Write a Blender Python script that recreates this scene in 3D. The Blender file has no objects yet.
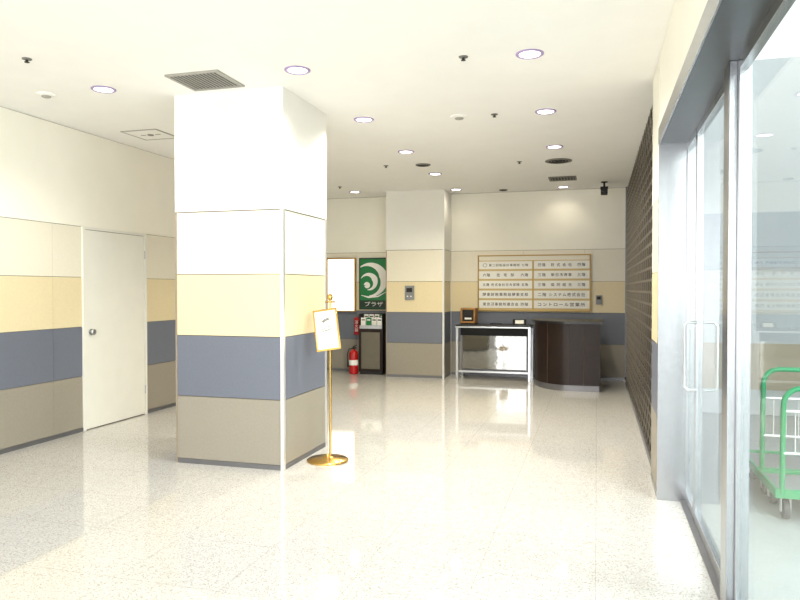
import bpy, bmesh, math, random
from mathutils import Vector, Matrix
random.seed(4)
S = bpy.context.scene
C = S.collection
R = math.radians
S.view_settings.view_transform = 'Standard'
S.view_settings.look = 'None'
S.view_settings.exposure = 0.55

# ------------------------------------------------------------------ materials
def lin(h):
    h = h.lstrip('#'); v = [int(h[i:i+2], 16)/255 for i in (0, 2, 4)]
    return tuple([(c/12.92 if c <= .04045 else ((c+.055)/1.055)**2.4) for c in v]) + (1,)
def mat(name, col, rough=.5, metal=0, spec=.5, noise=0.0, nscale=8, bump=0, emit=None, es=0, coat=0):
    m = bpy.data.materials.new(name); m.use_nodes = True
    nt = m.node_tree; b = nt.nodes['Principled BSDF']
    c = lin(col) if isinstance(col, str) else col
    b.inputs['Base Color'].default_value = c
    b.inputs['Roughness'].default_value = rough; b.inputs['Metallic'].default_value = metal
    b.inputs['Specular IOR Level'].default_value = spec
    b.inputs['Coat Weight'].default_value = coat
    if noise > 0 or bump > 0:
        tc = nt.nodes.new('ShaderNodeTexCoord'); nz = nt.nodes.new('ShaderNodeTexNoise')
        nz.inputs['Scale'].default_value = nscale; nz.inputs['Detail'].default_value = 4
        nt.links.new(tc.outputs['Object'], nz.inputs['Vector'])
        if noise > 0:
            rp = nt.nodes.new('ShaderNodeValToRGB')
            rp.color_ramp.elements[0].position = .3; rp.color_ramp.elements[1].position = .7
            rp.color_ramp.elements[0].color = tuple(x*(1-noise) for x in c[:3])+(1,)
            rp.color_ramp.elements[1].color = tuple(min(1, x*(1+noise*.5)) for x in c[:3])+(1,)
            nt.links.new(nz.outputs['Fac'], rp.inputs['Fac']); nt.links.new(rp.outputs['Color'], b.inputs['Base Color'])
        if bump > 0:
            bp = nt.nodes.new('ShaderNodeBump'); bp.inputs['Strength'].default_value = bump; bp.inputs['Distance'].default_value = .002
            nt.links.new(nz.outputs['Fac'], bp.inputs['Height']); nt.links.new(bp.outputs['Normal'], b.inputs['Normal'])
    if emit:
        b.inputs['Emission Color'].default_value = lin(emit); b.inputs['Emission Strength'].default_value = es
    return m
M = {}
M['plaster'] = mat('plaster_white', '#f4f2ec', .8, noise=.02, nscale=3)
M['ceil'] = mat('ceiling_white', '#f7f6f2', .9, noise=.015, nscale=4)
M['upper'] = mat('upper_wall', '#f5f2e6', .75, noise=.02, nscale=3)
M['b1'] = mat('band_ivory', '#e9e3d2', .45, noise=.03, nscale=60)
M['b2'] = mat('band_yellow', '#e2d3ad', .45, noise=.04, nscale=60)
M['b3'] = mat('band_blue', '#6c717e', .45, noise=.05, nscale=60)
M['b4'] = mat('band_stone', '#979083', .45, noise=.06, nscale=60)
M['groove'] = mat('groove', '#6a5b45', .7)
M['steel'] = mat('stainless', '#c2c5c8', .32, 1, noise=.05, nscale=30)
M['steele'] = mat('stainless_entrance', '#b4b7ba', .26, 1, noise=.05, nscale=30)
M['soffit'] = mat('soffit_metal', '#5c6064', .32, .8, noise=.05, nscale=10)
M['steeld'] = mat('stainless_dark', '#77777a', .4, .6, noise=.05, nscale=10)
M['mirror'] = mat('polished_steel', '#999a98', .04, 1, bump=.8, nscale=3.5)
M['alu'] = mat('aluminium', '#dedede', .35, .6)
M['edge'] = mat('edge_trim_taupe', '#9c8f7e', .45, .3)
M['door'] = mat('door_paint', '#ebeae1', .45, noise=.02, nscale=5)
M['brass'] = mat('brass', '#c9a35a', .22, 1, noise=.05, nscale=20)
M['brassd'] = mat('brass_satin', '#b3924e', .4, .6, noise=.05, nscale=20)
M['warm'] = mat('warm_backing', '#cdb67c', .5, noise=.03)
M['brownd'] = mat('dark_brown_wood', '#20130d', .4, noise=.3, nscale=12, spec=.3)
M['seam'] = mat('desk_seam', '#4b3a2e', .5)
M['rackd'] = mat('rack_door', '#6b6557', .5, noise=.05)
M['black'] = mat('black', '#121214', .35, noise=.1)
M['blackm'] = mat('black_matte', '#1b1b1d', .7, noise=.1)
M['grille'] = mat('grille_bronze', '#6a6255', .3, .85, noise=.1, nscale=20)
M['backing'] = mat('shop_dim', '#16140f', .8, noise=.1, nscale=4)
M['white'] = mat('white', '#f3f2ee', .5)
M['paper'] = mat('paper', '#f1efe8', .6, noise=.01)
M['ink'] = mat('ink', '#15120f', .7)
M['pale'] = mat('pale_print', '#8f978a', .7)
M['red'] = mat('red_paint', '#b81216', .25, noise=.03)
M['green'] = mat('green_paint', '#2b9462', .4, noise=.05)
M['pgreen'] = mat('poster_green', '#0f7a3f', .4, noise=.03)
M['pdark'] = mat('poster_dark', '#0d3321', .4, noise=.03)
M['grey'] = mat('grey_plastic', '#84888b', .55, noise=.05)
M['rubber'] = mat('rubber', '#45464a', .7, noise=.05)
M['wood'] = mat('light_wood', '#a9783c', .45, noise=.2, nscale=20)
M['lightbox'] = mat('lightbox', '#fffdf6', .5, emit='#fff8e6', es=.8)
M['lamp'] = mat('lamp_glow', '#ffffff', .5, emit='#fff3ee', es=4)
M['ventg'] = mat('vent_grey', '#77756e', .6)
M['ventl'] = mat('vent_light', '#a09e96', .5)
M['ventd'] = mat('vent_dark', '#3a3935', .8)
M['outw'] = mat('outside_wall', '#b4bbbf', .7, noise=.03, nscale=2)
M['outp'] = mat('outside_panel', '#c7cbcc', .6, noise=.03, nscale=2)
M['reflb'] = mat('glass_reflection_blue', '#a0aab4', .5, noise=.03, nscale=2)
M['reflt'] = mat('glass_reflection_tan', '#b5a992', .5, noise=.03, nscale=2)
M['outg'] = mat('outside_ground', '#a6abab', .5, noise=.05, nscale=5)
M['violet'] = mat('violet_rim', '#a794be', .5)

def glass_mat(name, tint, base, gl):
    m = bpy.data.materials.new(name); m.use_nodes = True; nt = m.node_tree
    for n in list(nt.nodes): nt.nodes.remove(n)
    out = nt.nodes.new('ShaderNodeOutputMaterial'); mx = nt.nodes.new('ShaderNodeMixShader')
    tr = nt.nodes.new('ShaderNodeBsdfTransparent'); gs = nt.nodes.new('ShaderNodeBsdfGlossy')
    tr.inputs['Color'].default_value = lin(tint); gs.inputs['Roughness'].default_value = .01
    lw = nt.nodes.new('ShaderNodeLayerWeight'); lw.inputs['Blend'].default_value = .5
    pw = nt.nodes.new('ShaderNodeMath'); pw.operation = 'POWER'; pw.inputs[1].default_value = 4
    ma = nt.nodes.new('ShaderNodeMath'); ma.operation = 'MULTIPLY_ADD'; ma.inputs[1].default_value = gl; ma.inputs[2].default_value = base
    nt.links.new(lw.outputs['Facing'], pw.inputs[0]); nt.links.new(pw.outputs[0], ma.inputs[0])
    nt.links.new(ma.outputs[0], mx.inputs[0]); nt.links.new(tr.outputs[0], mx.inputs[1]); nt.links.new(gs.outputs[0], mx.inputs[2])
    nt.links.new(mx.outputs[0], out.inputs[0]); return m
M['glass'] = glass_mat('clear_glass', '#f3f8f7', .03, .45)

def floor_mat():
    m = bpy.data.materials.new('polished_terrazzo'); m.use_nodes = True; nt = m.node_tree; N = nt.nodes; L = nt.links
    b = N['Principled BSDF']; tc = N.new('ShaderNodeTexCoord')
    vo = N.new('ShaderNodeTexVoronoi'); vo.inputs['Scale'].default_value = 170
    L.new(tc.outputs['Object'], vo.inputs['Vector'])
    sp = N.new('ShaderNodeSeparateColor'); L.new(vo.outputs['Color'], sp.inputs[0])
    r1 = N.new('ShaderNodeValToRGB'); cr = r1.color_ramp; cr.interpolation = 'CONSTANT'
    cr.elements[0].position = 0; cr.elements[0].color = lin('#a19c95')
    cr.elements[1].position = .10; cr.elements[1].color = lin('#bfbdb8')
    for p, c in ((.35, '#c8c6c2'), (.7, '#d0cecb'), (.90, '#b9b2aa')):
        e = cr.elements.new(p); e.color = lin(c)
    L.new(sp.outputs[0], r1.inputs['Fac'])
    nz = N.new('ShaderNodeTexNoise'); nz.inputs['Scale'].default_value = 1.2; L.new(tc.outputs['Object'], nz.inputs['Vector'])
    br = N.new('ShaderNodeTexBrick'); br.offset = 0; br.inputs['Scale'].default_value = 1
    br.inputs['Brick Width'].default_value = .6; br.inputs['Row Height'].default_value = .6
    br.inputs['Mortar Size'].default_value = .0028; br.inputs['Mortar Smooth'].default_value = .2
    br.inputs['Color1'].default_value = (1, 1, 1, 1); br.inputs['Color2'].default_value = (.98, .98, .98, 1); br.inputs['Mortar'].default_value = (.80, .79, .78, 1)
    L.new(tc.outputs['Object'], br.inputs['Vector'])
    mx = N.new('ShaderNodeMix'); mx.data_type = 'RGBA'; mx.blend_type = 'MULTIPLY'; mx.inputs[0].default_value = 1
    L.new(r1.outputs['Color'], mx.inputs[6]); L.new(br.outputs['Color'], mx.inputs[7])
    L.new(mx.outputs[2], b.inputs['Base Color'])
    mr = N.new('ShaderNodeMapRange'); mr.inputs[3].default_value = .03; mr.inputs[4].default_value = .07
    L.new(nz.outputs['Fac'], mr.inputs[0]); L.new(mr.outputs[0], b.inputs['Roughness'])
    b.inputs['IOR'].default_value = 1.9
    return m
M['floor'] = floor_mat()

# ------------------------------------------------------------------ mesh builder
class MB:
    def __init__(s): s.v = []; s.f = []; s.mi = []
    def add(s, vs, fs, m=0):
        o = len(s.v); s.v += [tuple(x) for x in vs]
        for f in fs: s.f.append([o+i for i in f]); s.mi.append(m)
        return s
    def box(s, x0, x1, y0, y1, z0, z1, m=0):
        return s.add([(x0,y0,z0),(x1,y0,z0),(x1,y1,z0),(x0,y1,z0),(x0,y0,z1),(x1,y0,z1),(x1,y1,z1),(x0,y1,z1)],
            [(0,3,2,1),(4,5,6,7),(0,1,5,4),(1,2,6,5),(2,3,7,6),(3,0,4,7)], m)
    def tube(s, pts, r, seg=12, m=0, closed=False):
        pts = [Vector(p) for p in pts]; n = len(pts); rs = r if isinstance(r, (list, tuple)) else [r]*n
        vs = []; up = None
        for i, p in enumerate(pts):
            if closed: t = (pts[(i+1) % n]-pts[i-1]).normalized()
            else: t = (pts[min(i+1, n-1)]-pts[max(i-1, 0)]).normalized()
            if up is None: up = Vector((0,0,1)) if abs(t.z) < .9 else Vector((1,0,0))
            a = (up - t*up.dot(t)).normalized(); b = t.cross(a); up = a
            for k in range(seg):
                th = 2*math.pi*k/seg; vs.append(p+(a*math.cos(th)+b*math.sin(th))*rs[i])
        fs = []
        for i in range(n if closed else n-1):
            j = (i+1) % n
            for k in range(seg):
                l = (k+1) % seg; fs.append((i*seg+k, i*seg+l, j*seg+l, j*seg+k))
        if not closed: fs.append(tuple(reversed(range(seg)))); fs.append(tuple((n-1)*seg+k for k in range(seg)))
        return s.add(vs, fs, m)
    def lathe(s, prof, c=(0,0,0), seg=32, m=0, axis='Z'):
        vs = []; n = len(prof)
        for r, z in prof:
            for k in range(seg):
                th = 2*math.pi*k/seg; x, y = max(r, 1e-5)*math.cos(th), max(r, 1e-5)*math.sin(th)
                p = (x, y, z) if axis == 'Z' else ((z, x, y) if axis == 'X' else (x, z, y))
                vs.append((p[0]+c[0], p[1]+c[1], p[2]+c[2]))
        fs = [(i*seg+k, i*seg+(k+1) % seg, (i+1)*seg+(k+1) % seg, (i+1)*seg+k) for i in range(n-1) for k in range(seg)]
        fs.append(tuple(reversed(range(seg)))); fs.append(tuple((n-1)*seg+k for k in range(seg)))
        return s.add(vs, fs, m)
    def prism(s, poly, z0, z1, m=0):
        n = len(poly); vs = [(x, y, z0) for x, y in poly]+[(x, y, z1) for x, y in poly]
        fs = [tuple(reversed(range(n))), tuple(range(n, 2*n))]+[(i, (i+1) % n, n+(i+1) % n, n+i) for i in range(n)]
        return s.add(vs, fs, m)
    def xform(s, mx): s.v = [tuple(mx @ Vector(v)) for v in s.v]; return s
    def build(s, name, mats, parent=None, bevel=0, smooth=True):
        me = bpy.data.meshes.new(name); me.from_pydata(s.v, [], s.f)
        if not isinstance(mats, (list, tuple)): mats = [mats]
        for m in mats: me.materials.append(M[m])
        for p, i in zip(me.polygons, s.mi): p.material_index = i
        bm = bmesh.new(); bm.from_mesh(me); bmesh.ops.recalc_face_normals(bm, faces=bm.faces); bm.to_mesh(me); bm.free()
        if smooth:
            me.shade_smooth(); me.set_sharp_from_angle(angle=R(35))
        o = bpy.data.objects.new(name, me); C.objects.link(o)
        if parent: o.parent = parent
        if bevel:
            b = o.modifiers.new('bevel', 'BEVEL'); b.width = bevel; b.segments = 2; b.limit_method = 'ANGLE'
        return o
def tag(o, label, cat, group=None):
    o['label'] = label; o['category'] = cat
    if group: o['group'] = group
    return o
def thing(name, label, cat, loc=(0,0,0), rz=0, group=None):
    o = bpy.data.objects.new(name, None); o.empty_display_size = .1; C.objects.link(o)
    o.location = loc; o.rotation_euler.z = rz; return tag(o, label, cat, group)
def st(o): o['kind'] = 'structure'; return o
def text_mesh(name, txt, w, h, cx, cy, cz, m, parent, left=False, spacing=1.0, bold=0.0):
    cu = bpy.data.curves.new(name, 'FONT'); cu.body = txt; cu.size = 1; cu.extrude = 0.01; cu.space_character = spacing; cu.offset = bold
    t = bpy.data.objects.new('tmp_text', cu); C.objects.link(t)
    dg = bpy.context.evaluated_depsgraph_get(); dg.update()
    me = bpy.data.meshes.new_from_object(t.evaluated_get(dg)); bpy.data.objects.remove(t)
    if len(me.vertices) == 0: return None
    xs = [v.co.x for v in me.vertices]; ys = [v.co.y for v in me.vertices]
    x0, x1, y0, y1 = min(xs), max(xs), min(ys), max(ys)
    sc = min(w/max(x1-x0, 1e-4), h/max(y1-y0, 1e-4)); sx = w/max(x1-x0, 1e-4)
    sx = min(sx, sc*1.35); sy = sc
    for v in me.vertices:
        ox = (v.co.x-x0)*sx-w/2 if left else (v.co.x-(x0+x1)/2)*sx
        v.co = Vector((ox, -v.co.z*.06, (v.co.y-(y0+y1)/2)*sy))+Vector((cx, cy, cz))
    me.materials.clear(); me.materials.append(M[m]); me.name = name
    o = bpy.data.objects.new(name, me); C.objects.link(o); o.parent = parent; return o

# ------------------------------------------------------------------ dimensions
H = 3.15; XL = -5.2; XR = .42; YB = 11.8; YF = -3.0
Z = [.04, .58, 1.10, 1.62, 2.15]
BM = ['b4', 'b3', 'b2', 'b1']
F = 687.0; TH = R(16.0)
cam = bpy.data.cameras.new('camera'); co = bpy.data.objects.new('camera', cam); C.objects.link(co)
cam.lens = 36*F/800; cam.sensor_width = 36; co.location = (0, 0, 1.5); co.rotation_euler = (R(90-.95), 0, TH)
S.camera = co

# ------------------------------------------------------------------ the room
st(MB().box(XL-.2, .66, YF, YB+.2, -.1, 0).build('floor', 'floor'))
st(MB().box(XL-.2, .9, YF, YB+.2, H, H+.1).build('ceiling', 'ceil'))
def bands_x(mb, x, side, y0, y1, joints=()):       # wall in the YZ plane; side = direction it faces
    t = .012*side
    ys = [y0]+[j for j in joints if y0 < j < y1]+[y1]
    for i in range(4):
        for a, b in zip(ys[:-1], ys[1:]):
            mb.box(min(x, x+t), max(x, x+t), a+(.0012 if a != y0 else 0), b-(.0012 if b != y1 else 0), Z[i]+.002, Z[i+1]-.003, i+1)
def bands_y(mb, y, x0, x1, joints=()):             # wall facing -Y
    xs = [x0]+list(joints)+[x1]
    for i in range(4):
        for a, b in zip(xs[:-1], xs[1:]): mb.box(a+(.0012 if a != x0 else 0), b-(.0012 if b != x1 else 0), y-.012, y, Z[i]+.002, Z[i+1]-.003, i+1)
MATS = ['groove']+BM+['upper']
DY0, DY1 = 6.02, 7.04
ZH = 2.52                                          # underside of the entrance header
w = MB(); w.box(XL-.2, XL, YF, YB, 0, H, 0)
bands_x(w, XL, 1, YF, DY0-.02, joints=[-1.6, 0, 1.6, 3.2, 5.6]); bands_x(w, XL, 1, DY1+.02, YB, joints=[8.2, 9.4, 10.6])
w.box(XL, XL+.014, YF, YB, Z[4]+.003, H-.006, 5)
st(w.build('wall_left', MATS, smooth=False))
w = MB(); w.box(XL-.2, .66, YB, YB+.2, 0, H, 0); bands_y(w, YB, XL+.02, .6, joints=[-4.2, -1.2, -.2])
w.box(XL+.02, .6, YB-.014, YB, Z[4]+.003, H-.006, 5)
st(w.build('wall_back', MATS, smooth=False))
w = MB(); w.box(XR+.012, .66, 5.2, 5.8, 0, H, 0); bands_x(w, XR+.012, -1, 5.2, 5.8)
w.box(XR-.002, XR+.012, 5.2, 5.8, Z[4]+.003, H-.006, 5)
w.box(XR, .66, YF, 5.2, ZH+.09, H, 5)
st(w.build('wall_right', MATS, smooth=False))
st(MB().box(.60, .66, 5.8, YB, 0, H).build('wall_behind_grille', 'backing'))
st(MB().box(XL+.0, XL+.02, YF, DY0-.02, 0, Z[0]).box(XL, XL+.02, DY1+.02, YB, 0, Z[0]).build('baseboard_left', 'steeld', smooth=False))
st(MB().box(XL+.02, XR+.1, YB-.02, YB, 0, Z[0]).build('baseboard_back', 'steeld', smooth=False))
st(MB().box(XR-.006, XR+.012, 5.2, 5.8, 0, Z[0]).build('baseboard_right', 'steel', smooth=False))

# left steel door
d = st(MB().box(XL, XL+.022, DY0+.02, DY1-.02, .01, 2.12).build('door_1', 'door', bevel=.003))
fr = MB().box(XL, XL+.03, DY0-.02, DY0+.014, 0, 2.15).box(XL, XL+.03, DY1-.014, DY1+.02, 0, 2.15).box(XL, XL+.03, DY0+.014, DY1-.014, 2.126, 2.15)
st(fr.build('trim_1', 'door', bevel=.002))
kn = MB().lathe([(.034, 0), (.034, .005), (.014, .006), (.014, .02), (.028, .026), (.032, .038), (.026, .048), (0, .052)], (XL+.022, DY0+.10, 1.04), 24, axis='X').build('door_knob', 'steel', d)
for z in (.25, 1.85): MB().tube([(XL+.028, DY1-.017, z), (XL+.028, DY1-.017, z+.1)], .007).build('hinge', 'steel', d)

# ------------------------------------------------------------------ columns
def column(label, x0, x1, y0, y1):
    cx, cy = (x0+x1)/2, (y0+y1)/2; hx, hy = (x1-x0)/2, (y1-y0)/2
    t = thing('column', label, 'column', (cx, cy, 0))
    MB().box(-hx-.004, hx+.004, -hy-.004, hy+.004, 2.155, H).build('upper_shaft', 'plaster', t, smooth=False)
    MB().box(-hx+.012, hx-.012, -hy+.012, hy-.012, .0, 2.155).build('core', 'groove', t, smooth=False)
    names = [('b4', 'grey stone coloured panel band'), ('b3', 'slate blue panel band'), ('b2', 'pale yellow panel band'), ('b1', 'ivory panel band')]
    for i, (m, lb) in enumerate(names):
        o = MB().box(-hx, hx, -hy, hy, Z[i]+.003, Z[i+1]-.003).build('panel_band', m, t, smooth=False); o['label'] = lb
    MB().box(-hx-.002, hx+.002, -hy-.002, hy+.002, 0, Z[0]).build('plinth', 'steeld', t, smooth=False)
    for sx in (-1, 1):
        for sy in (-1, 1):
            a, b = sx*hx, sy*hy; e = .005; q = .024 if sx > 0 else .010
            mb = MB().box(min(a+sx*e, a-sx*q), max(a+sx*e, a-sx*q), min(b, b+sy*e), max(b, b+sy*e), 0, 2.155)
            mb.box(min(a, a+sx*e), max(a, a+sx*e), min(b, b-sy*.03), max(b, b-sy*.03), 0, 2.155)
            mb.build('corner_trim', 'alu' if sx > 0 else 'edge', t, smooth=False)
    return t
column('large square column with white top and striped panels, directly behind the brass sign stand', -3.48, -2.474, 5.15, 6.08)
column('farther striped square column with a small control box, left of the directory board', -3.455, -2.45, 11.2, YB-.02)
t = thing('control_box', 'small grey control box on the front of the farther column', 'control box', (-3.04, 11.2, 1.31))
MB().box(-.08, .08, -.03, 0, 0, .24).build('housing', 'grey', t, bevel=.004)
MB().box(-.05, .05, -.034, -.03, .13, .2).build('display', 'blackm', t)
for bx in (-.03, .03): MB().lathe([(.012, 0), (.012, .012)], (bx, -.042, .06), 12, axis='Y').build('button', 'white', t)

# ------------------------------------------------------------------ rolling grille
GY0, GY1, GX = 5.84, YB-.06, .46
t = thing('rolling_grille', 'lowered dark metal rolling grille along the right wall', 'security grille', (GX, (GY0+GY1)/2, 0))
L2 = (GY1-GY0)/2
mb = MB(); n = 28; p = (H-.12)/n
for i in range(n+1):
    z = .06+i*p; mb.box(-.004, .004, -L2, L2, z-.011, z+.011)
k = int(2*L2/.28)
for i in range(n):
    z = .06+i*p
    for j in range(k):
        y = -L2+.28*j+(.14 if i % 2 else 0)+.03; mb.box(-.007, .007, y-.020, y+.020, z-.016, z+p+.016)
o = mb.build('curtain', 'grille', t, smooth=False)
MB().box(-.02, .02, -L2, L2, 0, .06).build('bottom_bar', 'steeld', t)
for sy in (-1, 1): MB().box(-.02, .05, sy*L2-.02, sy*L2+.02, 0, H-.002).build('guide_rail', 'steeld', t)

# ------------------------------------------------------------------ entrance glazing
XG = .62
st(MB().box(XR-.004, .66, 5.17, 5.2, 0, ZH+.09).build('trim_2', 'steele', smooth=False))
st(MB().box(XR-.008, XR, YF, 5.2, ZH, ZH+.11, 0).box(XR, .66, YF, 5.17, ZH, ZH+.09, 1).build('trim_3', ['steele', 'soffit'], smooth=False))
st(MB().box(XG-.05, XG+.04, YF, 5.17, 0, .012).build('trim_4', 'steeld', smooth=False))
def pane(name, y0, y1, fw=.03, z0=.012, z1=ZH, fm='steele'):
    g = st(MB().box(XG-.005, XG+.005, y0+fw, y1-fw, z0+.06, z1-.04).build(name, 'glass', smooth=False))
    f = MB().box(XG-.02, XG+.02, y0, y0+fw, z0, z1).box(XG-.02, XG+.02, y1-fw, y1, z0, z1).box(XG-.02, XG+.02, y0+fw, y1-fw, z0, z0+.07).box(XG-.02, XG+.02, y0+fw, y1-fw, z1-.05, z1)
    f.build('frame', fm, g, bevel=.002); return g
pane('window_1', 4.72, 5.17, .02)
dr = pane('door_2', 3.52, 4.70, .028)
for s in (-1, 1):
    x = XG+s*.095; z0, z1 = .87, 1.29; y = 4.60
    pts = [(XG+s*.02, y, z0), (XG+s*.075, y, z0), (x, y, z0+.02), (x, y, z1-.02), (XG+s*.075, y, z1), (XG+s*.02, y, z1)]
    MB().tube(pts, .0075).build('pull_handle', 'steel', dr)
st(MB().box(XG-.055, XG+.04, 3.38, 3.51, 0, ZH).build('trim_5', 'steele', bevel=.003))
pane('window_2', 1.3, 3.37)
pane('window_3', -.9, 1.3)
pane('window_4', YF, -.9)

# outside
st(MB().box(.66, 9, YF-3, 15, -.1, -.005).build('ground_outside', 'outg'))
w = MB().box(3.9, 4.1, YF-3, 9.2, -.0, 4.2, 0)
for i, c in enumerate(range(-3, 9, 3)): w.box(3.86, 3.9, c, c+1.6, .9, 2.3, 1)
st(w.build('wall_outside', ['outw', 'outp'], smooth=False))
w = MB().box(.66, 3.9, 9.0, 9.2, 0, 4.2, 0).box(.66, 3.9, 8.98, 9.0, 1.72, 2.4, 1).box(.66, 3.9, 8.98, 9.0, .30, .85, 2)  # blue and tan bands are painted stand-ins for striped reflections in the glass
st(w.build('wall_outside_end', ['outp', 'reflb', 'reflt'], smooth=False))

# ------------------------------------------------------------------ platform carts outside
def cart(label, x, y, hz, L=.52):
    t = thing('platform_cart', label, 'cart', (x, y, -.005), 0, 'green platform carts outside the glass')
    MB().box(-.29, .29, .02, L-.02, .17, .195).build('deck', 'grey', t, bevel=.006)
    MB().box(-.31, .31, 0, .02, .155, .215).box(-.31, .31, L-.02, L, .155, .215).box(-.31, -.29, .02, L-.02, .155, .215).box(.29, .31, .02, L-.02, .155, .215).build('deck_rim', 'green', t, bevel=.004)
    pts = [(-.27, .01, .18), (-.27, -.0, .5), (-.27, -.015, hz-.1)]
    for k in range(1, 7): a = math.pi/2*k/6; pts.append((-.27+.1*(1-math.cos(a)), -.02, hz-.1+.1*math.sin(a)))
    pts += [(-q[0], q[1], q[2]) for q in reversed(pts)]
    MB().tube(pts, .017).build('handle', 'green', t)
    mb = MB()
    for z in (.45, .72): mb.tube([(-.27, -.005, z), (.27, -.005, z)], .010)
    for k in range(6): mb.tube([(-.20+.08*k, -.005, .45), (-.20+.08*k, -.005, .72)], .005)
    mb.build('wire_back', 'alu', t)
    for sx in (-1, 1):
        for yy in (.09, L-.09):
            c = MB().box(sx*.23-.035, sx*.23+.035, yy-.035, yy+.035, .145, .17).box(sx*.23-.03, sx*.23-.024, yy-.02, yy+.02, .05, .145).box(sx*.23+.024, sx*.23+.03, yy-.02, yy+.02, .05, .145).build('caster', 'alu', t)
            MB().lathe([(.02, -.02), (.062, -.018), (.065, 0), (.062, .018), (.02, .02)], (sx*.23, yy, .065), 28, axis='X').build('wheel', 'rubber', c)
cart('green tube platform cart outside the glass, the farther and taller of the two', 1.42, 5.46, .93, .6)
cart('green tube platform cart outside the glass, the nearer one at the photo edge', 1.42, 4.90, .87, .52)

# ------------------------------------------------------------------ ceiling fittings
def ceil_at(px, py):
    dd = F*(H-1.5)/(288.6-py); u = (px-400)/F*dd
    return (u*math.cos(TH)-dd*math.sin(TH), u*math.sin(TH)+dd*math.cos(TH), H)
lights = [(105,90,'lit round downlight nearest the left wall, above the steel door side'),
 (298,71,'lit round downlight just right of the dark vent above the near column'),
 (529,55,'lit round downlight nearest the glass entrance, largest on the ceiling'),
 (545,112,'lit round downlight second from the front in the row near the grille'),
 (364,120,'lit round downlight between the near column and the ceiling detector'),
 (406,152,'lit round downlight midway to the farther column, above its left side'),
 (435,174,'lit round downlight closest in front of the farther column'),
 (554,147,'lit round downlight just in front of the wide round ceiling diffuser'),
 (456,189.5,'lit round downlight right beside the top of the farther column'),
 (563,187,'lit round downlight over the directory board, beyond the far square vent'),
 (355,192,'lit round downlight over the white lightbox in the back left corner')]
proto = None
for px, py, lb in lights:
    t = thing('downlight', lb, 'ceiling light', ceil_at(px, py), 0, 'round ceiling downlights')
    if proto is None:
        a = MB().lathe([(.098, 0), (.098, -.006), (.088, -.012), (.076, -.008), (.074, 0)], (0,0,0), 32).build('trim_ring', 'violet', t)
        b = MB().lathe([(.074, -.001), (.072, -.007), (.0, -.009)], (0,0,0), 32).build('lens', 'lamp', t)
        proto = (a, b)
    else:
        for q in proto: c = q.copy(); C.objects.link(c); c.parent = t
    ld = bpy.data.lights.new('lamp', 'SPOT'); ld.energy = 6 if py > 180 else (130 if py > 110 else 75); ld.spot_size = R(150); ld.spot_blend = .8; ld.shadow_soft_size = .09
    ld.color = (1, .92, .72) if py > 130 else (1, .96, .88)
    lo = bpy.data.objects.new('lamp', ld); C.objects.link(lo); lo.parent = t; lo.location = (0, 0, -.03)

def sprinkler(px, py, lb):
    t = thing('ceiling_sprinkler', lb, 'sprinkler', ceil_at(px, py), 0, 'ceiling sprinkler heads')
    MB().lathe([(.034, 0), (.032, -.006), (.012, -.009)], seg=20).build('escutcheon', 'ventg', t)
    MB().lathe([(.010, -.008), (.010, -.022), (.018, -.024), (.018, -.027), (0, -.028)], seg=16).build('head', 'ventd', t)
for a in [(29,60,'small dark sprinkler head near the left wall'), (463,58,'sprinkler head just left of the largest downlight'),
          (494,115,'sprinkler head to the right of the white ceiling detector'), (519,162,'sprinkler head left of the wide round diffuser'),
          (386,166,'sprinkler head left of the dark ceiling speaker'), (340,187,'sprinkler head at the back left, over the lightbox')]: sprinkler(*a)
def detector(px, py, r, lb):
    t = thing('smoke_detector', lb, 'smoke detector', ceil_at(px, py), 0, 'ceiling detectors')
    MB().lathe([(r, 0), (r, -.008), (r*.85, -.015), (r*.5, -.017)], seg=28).build('base', 'white', t)
    MB().lathe([(r*.5, -.014), (r*.5, -.024), (r*.4, -.030), (0, -.031)], seg=24).build('sensor_cap', 'ventl', t)
detector(48, 95, .075, 'round white detector on the ceiling near the left wall')
detector(459, 117, .085, 'round white detector in the middle of the ceiling')
def diffuser(px, py, r, name, lb, cat):
    t = thing(name, lb, cat, ceil_at(px, py))
    MB().lathe([(r, 0), (r, -.01), (r*.85, -.016), (r*.8, -.004)], seg=36).build('rim', 'ventg', t)
    mb = MB()
    for k in (.72, .5, .28): mb.lathe([(r*k, -.002), (r*k, -.014), (r*(k-.07), -.014), (r*(k-.1), -.002)], seg=36)
    mb.build('rings', 'ventd', t)
diffuser(558, 161, .17, 'ceiling_air_diffuser', 'wide dark round air diffuser on the ceiling before the reception desk', 'air diffuser')
diffuser(423, 165, .10, 'ceiling_speaker', 'small dark round ceiling speaker in front of the farther column', 'speaker')
diffuser(503, 190, .07, 'ceiling_speaker', 'tiny dark round ceiling speaker above the directory board', 'speaker')
def vent(x, y, sx, sy, fm, sm, lb, nsl=12):
    t = thing('ceiling_vent', lb, 'vent', (x, y, H))
    hx, hy, b = sx/2, sy/2, .025
    MB().box(-hx, hx, -hy, -hy+b, -.014, 0).box(-hx, hx, hy-b, hy, -.014, 0).box(-hx, -hx+b, -hy+b, hy-b, -.014, 0).box(hx-b, hx, -hy+b, hy-b, -.014, 0).build('frame', fm, t, smooth=False)
    MB().box(-hx+b, hx-b, -hy+b, hy-b, -.003, -.0005).build('backing', sm, t, smooth=False)
    mb = MB()
    for k in range(nsl):
        xx = -hx+b+(sx-2*b)*(k+.5)/nsl; mb.box(xx-.006, xx+.005, -hy+b, hy-b, -.008, -.003)
    mb.build('louvres', fm, t, smooth=False)
vent(-2.985, 4.83, .46, .42, 'ventl', 'ventd', 'dark square louvred vent against the top of the near column', 13)
x, y, _ = ceil_at(563, 181); vent(x, y-.25, .40, .36, 'ventg', 'ventd', 'far grey square vent above the reception desk', 8)
t = thing('ceiling_access_panel', 'flat white square access panel in the ceiling above the steel door', 'access panel', (-4.6, 6.36, H))
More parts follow.
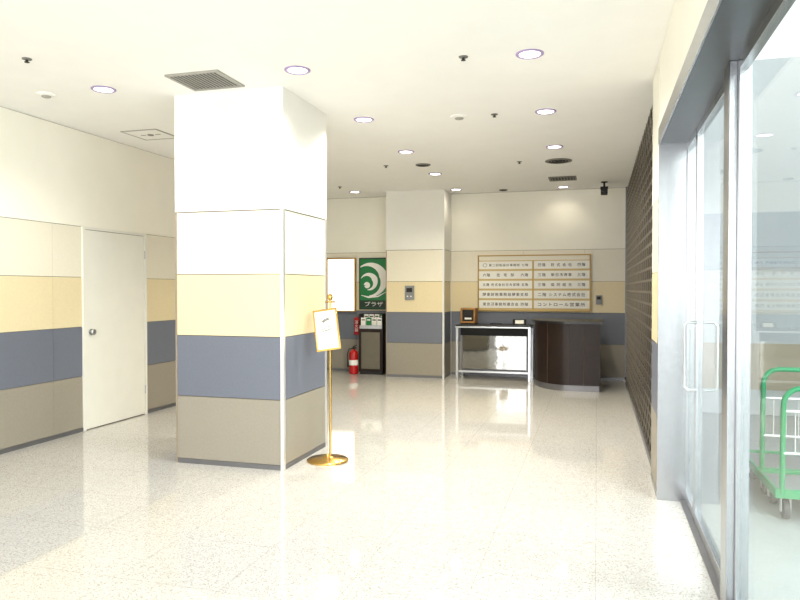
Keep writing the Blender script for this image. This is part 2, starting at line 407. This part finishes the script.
MB().box(-.20, .20, -.20, .20, -.004, -.0005).build('panel', 'ceil', t, smooth=False)
MB().box(-.215, .215, -.215, -.20, -.007, 0).box(-.215, .215, .20, .215, -.007, 0).box(-.215, -.20, -.20, .20, -.007, 0).box(.20, .215, -.20, .20, -.007, 0).build('frame', 'ventl', t, smooth=False)
MB().lathe([(.035, -.004), (.03, -.012), (.012, -.013)], seg=20).box(-.12, -.06, -.006, .006, -.007, -.004).box(.06, .12, -.006, .006, -.007, -.004).build('latch', 'ventg', t)

t = thing('security_camera', 'dark security camera hanging from the ceiling at the far end of the grille', 'security camera', (.10, 11.1, H))
MB().lathe([(.05, 0), (.05, -.012), (.014, -.018), (.014, -.1)], seg=20).build('mount', 'blackm', t)
MB().box(-.05, .05, -.12, .12, -.19, -.1).box(-.058, .058, -.15, .13, -.1, -.092).build('housing', 'blackm', t, bevel=.006)
MB().lathe([(.036, 0), (.036, -.03), (.026, -.032)], (0, -.12, -.145), 20, axis='Y').build('lens', 'black', t)

# ------------------------------------------------------------------ brass sign stand
SX, SY = -2.25, 5.56
t = thing('sign_stand', 'brass pole sign stand with a tilted framed notice beside the near column', 'sign stand', (SX, SY, 0))
MB().lathe([(.18, 0), (.18, .012), (.17, .02), (.06, .03), (.03, .045), (.016, .06)], seg=48).build('base', 'brass', t)
MB().tube([(.025, 0, .03), (.025, 0, 1.40)], .010, 16).build('pole', 'brass', t)
MB().lathe([(.010, 1.395), (.02, 1.41), (.024, 1.43), (.016, 1.45), (0, 1.455)], (.025, 0, 0), seg=20).build('finial', 'brass', t)
MB().tube([(-.02, 0, 1.385), (.07, 0, 1.385)], .007).build('crossbar', 'brass', t)
mx = Matrix.Translation((.012, -.045, 1.145)) @ Matrix.Rotation(R(10), 4, 'Z') @ Matrix.Rotation(R(-12), 4, 'X') @ Matrix.Rotation(R(-9), 4, 'Y')
fw, fh = .100, .175
b = MB().box(-fw, fw, -.004, .004, -fh, fh).xform(mx).build('notice_board', 'paper', t, smooth=False)
MB().box(-fw, fw, -.009, .008, fh-.010, fh+.006).box(-fw, fw, -.009, .008, -fh-.006, -fh+.010).box(-fw-.006, -fw+.009, -.009, .008, -fh-.006, fh+.006).box(fw-.009, fw+.006, -.009, .008, -fh-.006, fh+.006).xform(mx).build('frame', 'brass', b, bevel=.002)
mb = MB()
mb.tube([(0, .006, 0), (0, .04, 0)], .012); mb.xform(mx).build('bracket', 'brass', t)
mb = MB()
def stroke(pts, r, m):
    for p0, p1 in zip(pts[:-1], pts[1:]):
        v = Vector((p1[0]-p0[0], 0, p1[1]-p0[1])).normalized(); nn = Vector((-v.z, 0, v.x))*r
        a = Vector((p0[0], -.0046, p0[1])); c = Vector((p1[0], -.0046, p1[1])); mb.add([a-nn, c-nn, c+nn, a+nn], [(0,1,2,3)], m)
stroke([(-.06, .05), (-.02, .11), (.03, .12), (.05, .08), (.01, .04), (-.03, .03), (-.06, .05)], .0035, 0)
stroke([(-.03, .07), (.0, .09), (.03, .09)], .012, 1)
stroke([(-.05, .0), (.0, .02), (.05, .03)], .004, 1)
stroke([(-.04, -.01), (.01, -.005), (.04, .005)], .007, 0)
for zz, x0, x1 in ((-.04, -.06, .06), (-.06, -.06, .05), (-.08, -.06, .06), (-.10, -.06, .02)): stroke([(x0, zz), (x1, zz)], .0025, 0)
stroke([(.0, -.125), (.06, -.125)], .004, 2)
mb.xform(mx).build('printing', ['pale', 'ventg', 'pale'], b, smooth=False)

# ------------------------------------------------------------------ directory board
bx0, bx1, bz0, bz1 = -1.975, -.10, 1.12, 2.07
t = thing('directory_board', 'wide gold framed tenant directory with two columns of name plates', 'directory board', ((bx0+bx1)/2, YB-.014, bz0))
W = bx1-bx0; Hh = bz1-bz0; y0 = -.04
MB().box(-W/2+.015, W/2-.015, -.03, 0, .015, Hh-.015).build('back_board', 'warm', t, smooth=False)
MB().box(-W/2, W/2, y0-.01, 0, 0, .014).box(-W/2, W/2, y0-.01, 0, Hh-.014, Hh).box(-W/2, -W/2+.014, y0-.01, 0, .014, Hh-.014).box(W/2-.014, W/2, y0-.01, 0, .014, Hh-.014).box(-.005, .005, y0-.002, -.03, .014, Hh-.10).build('frame', 'brassd', t, bevel=.003)
MB().box(-W/2+.02, W/2-.02, -.036, -.03, Hh-.09, Hh-.02).build('top_strip', 'b1', t, smooth=False)
rows = [('◯ 第二回転設計事務所 七階', '四階   株 式 会 社   四階'), ('六階    住  宅  部    六階', '三階   新日本商事   三階'),
        ('五階 株式会社日本保険 五階', '三階   協 同 組 合   三階'), ('関東財務事務局関東支部', '二階 システム株式会社'), ('東京都事務所連合会 四階', 'コントロール営業所')]
for r in range(5):
    for c in range(2):
        cx = (-W/4 if c == 0 else W/4)+(.003 if c == 0 else -.003); zt = Hh-.105-r*.166
        pl = MB().box(cx-W/4+.018, cx+W/4-.018, -.036, -.03, zt-.132, zt).build('name_plate', 'paper', t, smooth=False)
        text_mesh('lettering', rows[r][c], W/2-.17, .064, cx, -.037, zt-.066, 'ink', pl, spacing=1.3, bold=.008)
t = thing('wall_intercom', 'small grey intercom box on the wall right of the directory board', 'intercom', (.03, YB-.014, 1.24))
MB().box(-.05, .05, -.035, 0, 0, .15).build('housing', 'grey', t, bevel=.004)
MB().box(-.03, .03, -.038, -.035, .08, .13).build('screen', 'blackm', t)

# lightbox
t = thing('lightbox', 'blank glowing white lightbox in a thin gold frame, left of the green poster', 'lightbox', (-4.485, YB-.014, 1.08))
MB().box(-.255, .255, -.05, 0, .02, .96).build('panel', 'lightbox', t, smooth=False)
MB().box(-.28, .28, -.06, 0, 0, .02).box(-.28, .28, -.06, 0, .955, .98).box(-.28, -.26, -.06, 0, .02, .955).box(.26, .28, -.06, 0, .02, .955).build('frame', 'brassd', t, smooth=False)
# poster
t = thing('poster', 'framed green poster with a white swirling emblem on the back wall', 'poster', (-3.86, YB-.014, 1.14))
MB().box(-.26, .26, -.03, 0, 0, .90).build('sheet', 'pgreen', t, smooth=False)
MB().box(-.28, .28, -.035, 0, -.015, .01).box(-.28, .28, -.035, 0, .89, .915).box(-.28, -.26, -.035, 0, .01, .89).box(.26, .28, -.035, 0, .01, .89).build('frame', 'pdark', t, smooth=False)
MB().box(-.26, .26, -.032, -.03, .015, .15).build('caption_strip', 'pdark', t, smooth=False)
def sweep(mb, pts, m=0):         # pts: (x, z, halfwidth) along a curved stroke
    vs = []
    for i, (x, z, r) in enumerate(pts):
        a = pts[max(i-1, 0)]; c = pts[min(i+1, len(pts)-1)]
        v = Vector((c[0]-a[0], 0, c[1]-a[1])).normalized(); n = Vector((-v.z, 0, v.x))*r
        for s in (1, -1): vs.append((x+n.x*s, -.0325, z+n.z*s))
    mb.add(vs, [(2*k, 2*k+1, 2*k+3, 2*k+2) for k in range(len(pts)-1)], m)
def spiral(cx, cz, r0, r1, a0, a1, w0, w1, w2, seg=44):
    out = []
    for k in range(seg+1):
        f = k/seg; a = R(a0+(a1-a0)*f); r = r0+(r1-r0)*f
        w = w0+(w1-w0)*f*2 if f < .5 else w1+(w2-w1)*(f-.5)*2
        out.append((cx+r*math.cos(a), cz+r*math.sin(a), w))
    return out
mb = MB()
sweep(mb, spiral(-.09, .50, .30, .27, 130, -90, .004, .080, .006))
sweep(mb, spiral(-.11, .47, .15, .13, 150, -95, .004, .055, .006))
sweep(mb, spiral(-.13, .42, .03, .03, 180, -170, .03, .03, .02, 20))
sweep(mb, [(-.24, .24, .004), (-.1, .205, .016), (.08, .22, .012), (.23, .30, .003)])
mb.v = [(max(-.255, min(.255, v[0])), v[1], v[2]) for v in mb.v]
mb.build('emblem', 'white', t, smooth=False)
text_mesh('lettering', 'プラザ', .34, .085, 0, -.033, .082, 'paper', t)

# ------------------------------------------------------------------ leaflet rack and leaflets
RX, RY = -3.79, 11.50
t = thing('leaflet_rack', 'dark leaflet rack cabinet with a steel top tray beside the fire extinguisher', 'leaflet rack', (RX, RY, 0))
MB().box(-.22, .22, -.14, .16, .05, .80).build('cabinet', 'brownd', t, bevel=.004)
MB().box(-.20, .20, -.12, .14, 0, .05).build('plinth', 'black', t)
MB().box(-.22, -.205, -.14, .16, .80, 1.06).box(.205, .22, -.14, .16, .80, 1.06).box(-.205, .205, .145, .16, .80, 1.06).build('side_frame', 'brownd', t, smooth=False)
MB().box(-.205, .205, -.14, -.13, .80, .86).box(-.205, .205, .02, .03, .80, .97).build('tray_lip', 'steel', t, smooth=False)
MB().box(-.17, .17, -.148, -.14, .10, .74).build('door', 'rackd', t, bevel=.003)
for row, (yy, zz) in enumerate(((-.1, .802), (.06, .802))):
    for i in range(4):
        x = -.15+.1*i; hh = .19 if row == 0 else .245
        mcol = ['paper', 'pgreen', 'paper', 'white'][(i+row*2) % 4]
        o = MB().box(-.042, .042, 0, .012, 0, hh, 0).box(-.03, .03, -.001, 0, hh-.05, hh-.03, 1).build('leaflet', [mcol, 'ink' if mcol != 'pgreen' else 'white'], smooth=False)
        o.location = (RX+x, RY+yy, zz)
        pos = ['leftmost', 'second from left', 'third from left', 'rightmost'][i]
        tag(o, '%s %s leaflet in the %s row of the leaflet rack' % (pos, 'green' if mcol == 'pgreen' else 'white', 'front' if row == 0 else 'rear'), 'leaflet', 'leaflets in the rack')

# fire extinguisher
t = thing('fire_extinguisher', 'red fire extinguisher standing on the floor left of the leaflet rack', 'fire extinguisher', (-4.105, 11.36, 0))
MB().lathe([(.06, 0), (.075, .008), (.078, .03), (.078, .34), (.07, .38), (.045, .41), (.024, .425), (.022, .44)], seg=32).build('cylinder', 'red', t)
MB().lathe([(.079, .16), (.079, .25)], seg=32).build('label_band', 'white', t)
MB().lathe([(.024, .435), (.026, .46), (.015, .47)], seg=16).build('valve', 'blackm', t)
MB().tube([(-.01, 0, .465), (.03, -.02, .475), (.06, -.05, .46)], .009).tube([(-.01, 0, .475), (.03, -.02, .50), (.07, -.06, .505)], .009).build('lever', 'black', t)
MB().tube([(-.02, 0, .45), (-.08, -.01, .44), (-.105, -.02, .36), (-.10, -.03, .22), (-.095, -.03, .12)], [.009, .009, .009, .009, .016]).build('hose', 'blackm', t)
t = thing('extinguisher_sign', 'small red vertical sign plate on the wall above the fire extinguisher', 'sign', (-4.20, YB-.014, .66))
MB().box(-.045, .045, -.012, 0, 0, .32).build('plate', 'red', t, bevel=.003)
text_mesh('lettering', '消\n火\n器', .065, .25, 0, -.013, .16, 'white', t)

# ------------------------------------------------------------------ steel side table
t = thing('side_table', 'polished steel side table with dark top, left of the reception desk', 'table', (-1.63, 11.40, 0))
MB().box(-.62, .62, -.25, .25, .855, .88).build('tabletop', 'steel', t, bevel=.004)
MB().box(-.61, .61, -.245, .245, .88, .905).build('top_inlay', 'black', t, smooth=False)
for sx in (-1, 1):
    for sy in (-1, 1): MB().box(sx*.59-.022, sx*.59+.022, sy*.22-.022, sy*.22+.022, 0, .855).build('leg', 'steel', t, bevel=.003)
MB().box(-.568, .568, .02, .04, .12, .855).build('back_panel', 'steeld', t, smooth=False)
MB().box(-.568, .568, -.05, .02, .72, .855).build('apron', 'blackm', t, smooth=False)
MB().box(-.52, .53, -.10, -.09, .17, .72).build('modesty_panel', 'mirror', t, smooth=False)
MB().box(-.568, .568, -.22, -.19, .12, .15).build('rail', 'steel', t, smooth=False)

t = thing('reception_terminal', 'small wooden framed terminal with a black face on the steel table', 'terminal', (-2.06, 11.40, .905), R(-10))
MB().box(-.13, .13, -.08, .08, .02, .05).box(-.13, -.10, -.07, .07, .05, .26).box(.10, .13, -.07, .07, .05, .26).box(-.13, .13, -.07, .07, .24, .27).build('case', 'wood', t, bevel=.005)
MB().box(-.10, .10, -.055, .06, .05, .24).build('screen', 'black', t)
MB().box(-.12, .12, -.09, .09, 0, .02).build('foot', 'blackm', t)
MB().box(-.06, .06, -.058, -.055, .08, .11).build('button_row', 'paper', t)
t = thing('sign_holder', 'small slanted black and white notice holder on the right end of the steel table', 'sign holder', (-1.22, 11.36, .905), R(5))
MB().prism([(-.11, -.05), (.11, -.05), (.11, .05), (-.11, .05)], 0, .008).add([(-.11, -.045, .008), (.11, -.045, .008), (.11, .03, .09), (-.11, .03, .09), (-.11, .05, .008), (.11, .05, .008)], [(0,1,2,3), (3,2,5,4), (0,3,4), (1,5,2), (0,4,5,1)]).build('stand', 'black', t, smooth=False)
MB().add([(-.07, -.034, .022), (.07, -.034, .022), (.07, .016, .078), (-.07, .016, .078)], [(0,1,2,3)]).build('card', 'paper', t, smooth=False)
t = thing('pen_tray', 'low black tray at the middle of the steel table', 'tray', (-1.60, 11.36, .905))
MB().box(-.10, .10, -.05, .05, 0, .006).box(-.10, .10, -.05, -.044, .006, .022).box(-.10, .10, .044, .05, .006, .022).box(-.10, -.094, -.044, .044, .006, .022).box(.094, .10, -.044, .044, .006, .022).build('tray', 'black', t, smooth=False)
MB().tube([(-.07, 0, .012), (.07, .01, .012)], .005).build('pen', 'white', t)

# ------------------------------------------------------------------ reception desk
def plan(off):
    pts = [(.05+off, 11.25), (.05+off, 10.3-off)]
    for k in range(17):
        a = math.pi/2*k/16; pts.append((-.40-(.55+off)*math.sin(a), 11.1-(.8+off)*math.cos(a)))
    pts.append((-.95-off, 11.25)); return pts
OX, OY = -.42, 10.8
loc = lambda P: [(x-OX, y-OY) for x, y in P]
t = thing('reception_desk', 'dark brown reception desk with rounded corner, black top and steel kick plate', 'reception desk', (OX, OY, 0))
MB().prism(loc(plan(0)), .09, .985).build('body', 'brownd', t)
MB().prism(loc(plan(-.012)), 0, .09).build('kick_plate', 'steeld', t)
MB().prism(loc(plan(.04)), .985, 1.02).build('countertop', 'black', t)
P = plan(.001)
seam = [(-.18, 10.299), P[2], P[8], P[13]]
mb = MB()
for x, y in seam: mb.tube([(x-OX, y-OY, .095), (x-OX, y-OY, .98)], .0035, 6)
mb.build('panel_joints', 'seam', t)

# ------------------------------------------------------------------ light
wd = bpy.data.worlds.new('daylight'); S.world = wd; wd.use_nodes = True; nt = wd.node_tree
bg = nt.nodes['Background']; tcw = nt.nodes.new('ShaderNodeTexCoord')
rp = nt.nodes.new('ShaderNodeValToRGB'); sxyz = nt.nodes.new('ShaderNodeSeparateXYZ')
nt.links.new(tcw.outputs['Generated'], sxyz.inputs[0]); nt.links.new(sxyz.outputs['Z'], rp.inputs['Fac'])
rp.color_ramp.elements[0].color = (.94, .93, .93, 1); rp.color_ramp.elements[1].color = (.91, .94, 1, 1)
nt.links.new(rp.outputs['Color'], bg.inputs['Color']); bg.inputs['Strength'].default_value = 1.75
# added fill lamp behind the viewer; daylight from the street side entrance
def area(name, loc, rot, sx, sy, e, col):
    ad = bpy.data.lights.new(name, 'AREA'); ad.shape = 'RECTANGLE'; ad.size = sx; ad.size_y = sy; ad.energy = e; ad.color = col
    ao = bpy.data.objects.new(name, ad); C.objects.link(ao); ao.location = loc; ao.rotation_euler = rot
area('front_fill', (-2.4, YF+.1, 1.6), (R(90), 0, 0), 5.2, 2.8, 110, (1, .985, .97))
area('entrance_daylight', (3.0, .8, 2.6), (0, R(76), R(-22)), 2.6, 4.6, 420, (1, .99, .97))
